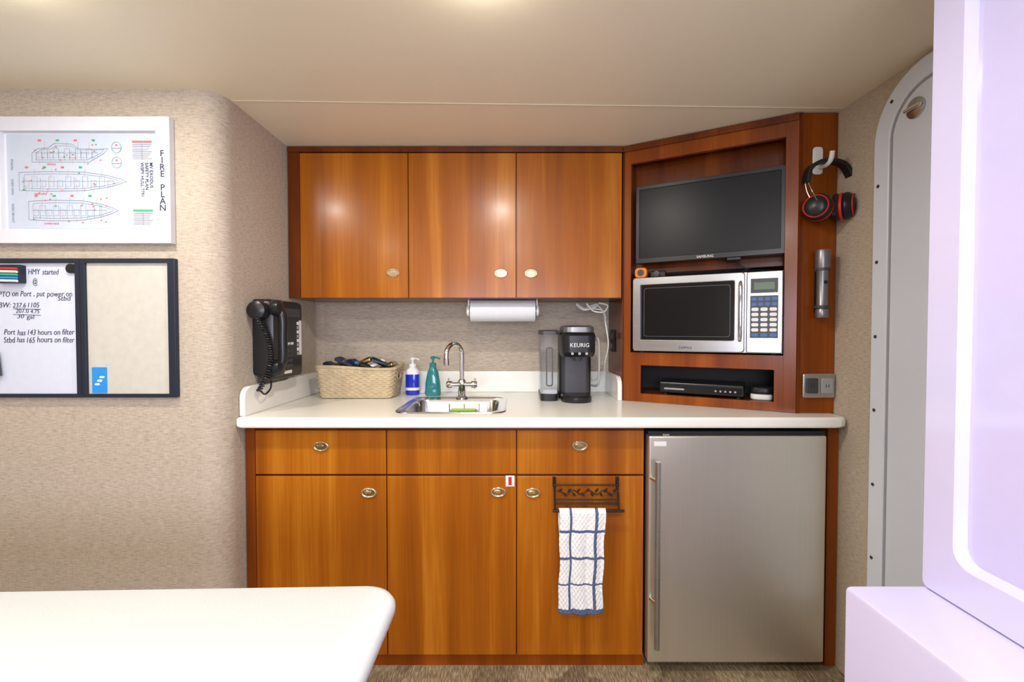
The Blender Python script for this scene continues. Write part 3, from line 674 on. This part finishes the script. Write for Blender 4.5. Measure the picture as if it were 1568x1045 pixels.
for k,(u0,u1,vc,hv,kd) in enumerate(rowsd):
    hs=hullshape(u0,u1,vc,hv,kd); ink('hull_%d'%k,hs,'inkG',.0007,True)
    cc=q((u0+u1)/2,vc)
    ink('deck_%d'%k,[(p[0]*.90+cc[0]*.10,p[1]*.76+cc[1]*.24) for p in hs],'inkG',.0005,True)
    for j in range(11):
        u=u0+.03+(u1-u0-.10)*j/11; w=hv*random.uniform(.4,.8)
        ink('bulkhead_%d_%d'%(k,j),[q(u,vc-hv*.8),q(u,vc-hv*.8+w*1.6)],'inkG',.0004)
        ink('cabin_%d_%d'%(k,j),[q(u,vc+hv*(.1+.4*(j%2))),q(u+.035,vc+hv*(.1+.4*(j%2))),q(u+.035,vc-hv*.5),q(u,vc-hv*.5)],'inkG',.0004,True)
        ink('callout_%d_%d'%(k,j),[q(u+.01,vc+hv*random.uniform(-.5,.5)),q(u+.02,vc+hv*1.25*(1 if j%2 else -1))],'inkR',.0003)
    ink('centreline_%d'%k,[q(u0+.02,vc),q(u1-.08,vc)],'inkG',.0004)
    for j in range(16):
        x,z=q(u0+random.random()*(u1-u0)*.9,vc+random.uniform(-1.3,1.3)*hv)
        box('symbol_%d_%d'%(k,j),x-.0024,x+.0024,yi-.0006,yi,z-.0018,z+.0018,'green' if j%5==0 else 'redink',g)
    for j in range(4):
        x,z=q(u0+.05+j*.12,vc+hv*1.42); box('legend_%d_%d'%(k,j),x-.004,x+.006,yi-.0006,yi,z-.003,z+.003,'green' if j%2 else 'redink',g)
    x,z=q(u0+.1,vc-hv*1.35); text('deck_title_%d'%k,('PROFILE','MAIN DECK','LOWER DECK')[k],.008,(x,yi,z),'redink',g)
for k in range(2):
    x,z=q(.735,.86-.16*k); ink('section_ring_%d'%k,ell(x,z,.016,.018,18),'inkG',.0007,True)
    ink('section_floor_%d'%k,[(x-.015,z-.003),(x+.015,z-.003)]); box('section_symbol_%d'%k,x-.003,x+.003,yi-.0006,yi,z+.005,z+.010,'redink',g)
for blk,(v0,n,hd) in enumerate(((.93,9,'redink'),(.20,7,'green'))):
    x,z=q(.84,v0); x2,_=q(.97,v0)
    box('table_header_%d'%blk,x,x2,yi-.0006,yi,z-.006,z,hd,g)
    for j in range(n):
        zz=z-.013-j*.0058; box('table_row_%d_%d'%(blk,j),x+.001*(j%3),x2-.004*(j%4),yi-.0006,yi,zz,zz+.0014,'inkR' if j%3==2 else 'inkG',g)
    ink('table_divider_%d'%blk,[((x+x2)/2,z-.009),((x+x2)/2,z-.012-n*.0058)])
x,z=q(.955,.70); text('vessel_title','MV EXODUS\nSAFETY PLAN\nWSPY HULL 7791',.0150,(x,yi,z),'ink',g,rot=(math.pi/2,math.pi/2,0),off=.0001)
x,z=q(.03,.06); text('side_title','LOWER DECK          MAIN DECK          PROFILE',.010,(x+.006,yi,z),'inkG',g,rot=(math.pi/2,-math.pi/2,0))
x=x1-.024
for i,ch in enumerate('FIRE PLAN'):
    if ch!=' ': text('title_%d'%i,ch,.029,(x,yw-.0248,z1-.130-i*.0222),'ink',g,align='CENTER',off=.0002)
# ---------- whiteboard / pinboard ----------
g=group('combination_noticeboard',(-1.4,yw,1.2))
x0,x1,z0,z1=R2((-40,396),(271,609),yw-.015)
xd=Wy(124,500,yw-.015)[0]; fr=.024
ring('frame','XZ',rect(x0,x1,z0,z1),rect(x0+fr,x1-fr,z0+fr*.5,z1-fr*.6),yw-.018,yw-.001,'navy',g,bevel=.002)
box('divider',xd-.017,xd+.017,yw-.0175,yw-.001,z0+.006,z1-.006,'navy',g,.002)
box('divider_groove',xd-.001,xd+.001,yw-.0182,yw-.0175,z0+.006,z1-.006,'blackM',g)
box('writing_surface',x0+.01,xd-.01,yw-.007,yw-.002,z0+.008,z1-.008,'wb',g)
box('cork_surface',xd+.01,x1-.01,yw-.009,yw-.002,z0+.008,z1-.008,'pin',g)
def note(k,s,px,py,px2,size,m='ink'):
    # hand lettering: words with slight jitter, fitted to the written line length on the board
    x,z=Wy(px,py,yw-.008); xe,_=Wy(px2,py,yw-.008); words=s.split(' ')
    obs=[]; adv=0
    for i,w in enumerate(words):
        o=text('handwriting_%d_%d'%(k,i),w,size*random.uniform(.95,1.08),(0,0,0),m,g,shear=random.uniform(.0,.25),off=-.0001)
        xs=[v.co.x for v in o.data.vertices]; obs.append((o,adv-min(xs))); adv+=(max(xs)-min(xs))+size*.34
    f=(xe-x)/(adv-size*.34)
    for o,a_ in obs:
        o.data.transform(Matrix.Translation((x,yw-.0076,z+random.uniform(-.0015,.0015)))@Matrix.Diagonal((f,1,1,1))@Matrix.Translation((a_,0,0)))
note(0,'HMY started',43,420,90,.026); note(1,'@',50,436,57,.026); note(2,'PTO on Port , put power on',-2,454,110,.026); note(3,'Stbd',88,460,108,.022)
note(4,'BW: 237.6 1105',-2,471,60,.024); note(5,'207.0 4.75',24,480,60,.019); note(6,'30 gal',26,488,52,.019)
note(7,'Port has 143 hours on filter',6,513,114,.027); note(8,'Stbd has 165 hours on filter',6,525,114,.027)
for k in range(2):
    a=Wy(20,473+k*9,yw-.008); b=Wy(62,474+k*9,yw-.008); tube('underline_%d'%k,[(a[0],yw-.0076,a[1]),(b[0],yw-.0076,b[1])],.0009,'ink',g,5)
x,z=Wy(105,411,yw-.02); lathe('magnet',[(0,0),(.016,0),(.016,.008),(0,.009)],(x,yw-.007,z),'black',g,(0,-1,0),24)
x,z=Wy(16,420,yw-.02); 
box('marker_tray',x-.045,x+.040,yw-.030,yw-.0075,z-.030,z+.03,'navy',g,.003)
for k,cn in enumerate(('whiteP','blue','green','whiteP','red')): tube('marker_%d'%k,[(x-.043,yw-.034,z-.022+k*.010),(x+.036,yw-.034,z-.024+k*.010)],.0042,cn,g,10)
x,z=Wy(152,582,yw-.012)
plate('blue_card','XZ',rect(x-.026,x+.024,z-.044,z+.042),yw-.0105,yw-.009,'blue',g)
for k in range(3): plate('card_flower_%d'%k,'XZ',ell(x-.008+k*.008,z-.015+k*.012,.009,.004,10),yw-.0112,yw-.0105,'whiteP' if k!=1 else 'coolglow',g)
x,z=Wy(1,553,yw-.01); tube('eraser_handle',[(x-.01,yw-.018,z+.03),(x,yw-.02,z-.05)],.010,'dgrey',g,10)
# ---------- dining table ----------
g=group('dining_table',(-1.0,.5,.76)); TZ=H-.477
def tpoly(o):
    P=[]; x1=-.207-o; y1=.850-o
    for i in range(11):
        a=math.pi/2*i/10; P.append((x1-.06+.06*math.cos(a),y1-.06+.06*math.sin(a)))
    P+=[(-1.75,y1-.042),(-1.75,.15+o)]
    for i in range(6):
        a=-math.pi/2+math.pi/2*i/5; P.append((x1-.06+.06*math.cos(a),.15+o+.06+.06*math.sin(a)))
    return P
loops=[]
for o,z in ((.012,TZ-.034),(.003,TZ-.03),(0,TZ-.022),(0,TZ-.012),(.004,TZ-.004),(.012,TZ)): loops.append([(a,b,z) for a,b in tpoly(o)])
loft('top',loops,'table',g)
lathe('pedestal',[(0,0),(.20,0),(.20,.012),(.06,.03),(.04,.06),(.04,TZ-.09),(.12,TZ-.05),(.12,TZ-.035),(0,TZ-.035)],(-1.0,.48,.0),'steelH',g)
# ---------- white fiberglass structure right ----------
g=group('fiberglass_console',(.93,.3,.4)); LZ=H-.511; LX=.667
prof=[(LX,0),(XR-.004,0),(XR-.004,LZ),(LX+.008,LZ),(LX+.002,LZ-.003),(LX,LZ-.008)]
loft('ledge',[[(a,-.5,b) for a,b in prof],[(a,.897,b) for a,b in prof]],'gel',g)
PX=.817
y0,y1=-.5,.90; zb,zt5=LZ+.001,ZC-.003
iy0,iy1=.10,.835; iz0,iz1=H-.434,ZC-.08
out=rr((y0+y1)/2,(zb+zt5)/2,y1-y0,zt5-zb,.012,8); inn=rr((iy0+iy1)/2,(iz0+iz1)/2,iy1-iy0,iz1-iz0,.035,8); inn2=rr((iy0+iy1)/2,(iz0+iz1)/2,iy1-iy0-.02,iz1-iz0-.02,.03,8)
def P3(p,d): return [(d,a,b) for a,b in p]
loft('upright',[P3(out,XR-.03),P3(out,PX+.006),P3(rr((y0+y1)/2,(zb+zt5)/2,y1-y0-.01,zt5-zb-.01,.012,8),PX),P3(inn,PX),P3(inn2,PX+.018)],'gel',g,cap1=False)
plate('inset_pane','YZ',inn2,PX+.0175,PX+.022,'gelpane',g)
# ---------- ceiling lights ----------
def can(x,y,pw,col=(1,.94,.85)):
    g=group('recessed_downlight',(x,y,ZC))
    ring('trim_ring','XY',ell(x,y,.045,.045),ell(x,y,.032,.032),ZC-.006,ZC-.001,'chrome',g,bevel=.002)
    plate('lens','XY',ell(x,y,.032,.032),ZC-.004,ZC-.001,'lamp',g)
    l=bpy.data.lights.new('downlight_lamp','AREA'); l.shape='DISK'; l.size=.08; l.energy=pw; l.color=col
    o=bpy.data.objects.new('lamp',l); o.location=(x,y,ZC-.009); link(o,g)
    l=bpy.data.lights.new('downlight_glow','POINT'); l.shadow_soft_size=.02; l.energy=pw*.16; l.color=col
    o=bpy.data.objects.new('glow',l); o.location=(x,y,ZC-.04); link(o,g)
for x,y,p in ((-1.15,1.0,7.5),(-.07,1.0,10.5),(-1.15,-.3,8),(.0,-.3,11),(-.07,-1.2,8),(-2.1,.4,5)): can(x,y,p)  # first pair follows the cabinet highlights; the rest are unseen cans added as fill
l=bpy.data.lights.new('rear_cool_fill','AREA'); l.shape='RECTANGLE'; l.size=1.5; l.size_y=.75; l.energy=44; l.color=(.84,.87,1)  # added cool fill light from behind the camera, set at the unseen window
o=bpy.data.objects.new('rear_cool_fill',l); o.location=(-.1,YR+.05,1.35); o.rotation_euler=(math.radians(90),0,0)
bpy.context.scene.collection.objects.link(o)
w=bpy.data.worlds.new('w'); bpy.context.scene.world=w; w.use_nodes=True; w.node_tree.nodes['Background'].inputs[0].default_value=(.6,.65,.8,1); w.node_tree.nodes['Background'].inputs[1].default_value=.3
# ---------- camera ----------
cam=bpy.data.cameras.new('camera'); cam.lens=16; cam.sensor_width=36; cam.clip_start=.02
co=bpy.data.objects.new('camera',cam); co.location=(0,0,H); co.rotation_euler=(math.radians(90-1.3),0,0)
bpy.context.scene.collection.objects.link(co); bpy.context.scene.camera=co
bpy.context.scene.view_settings.view_transform='Standard'
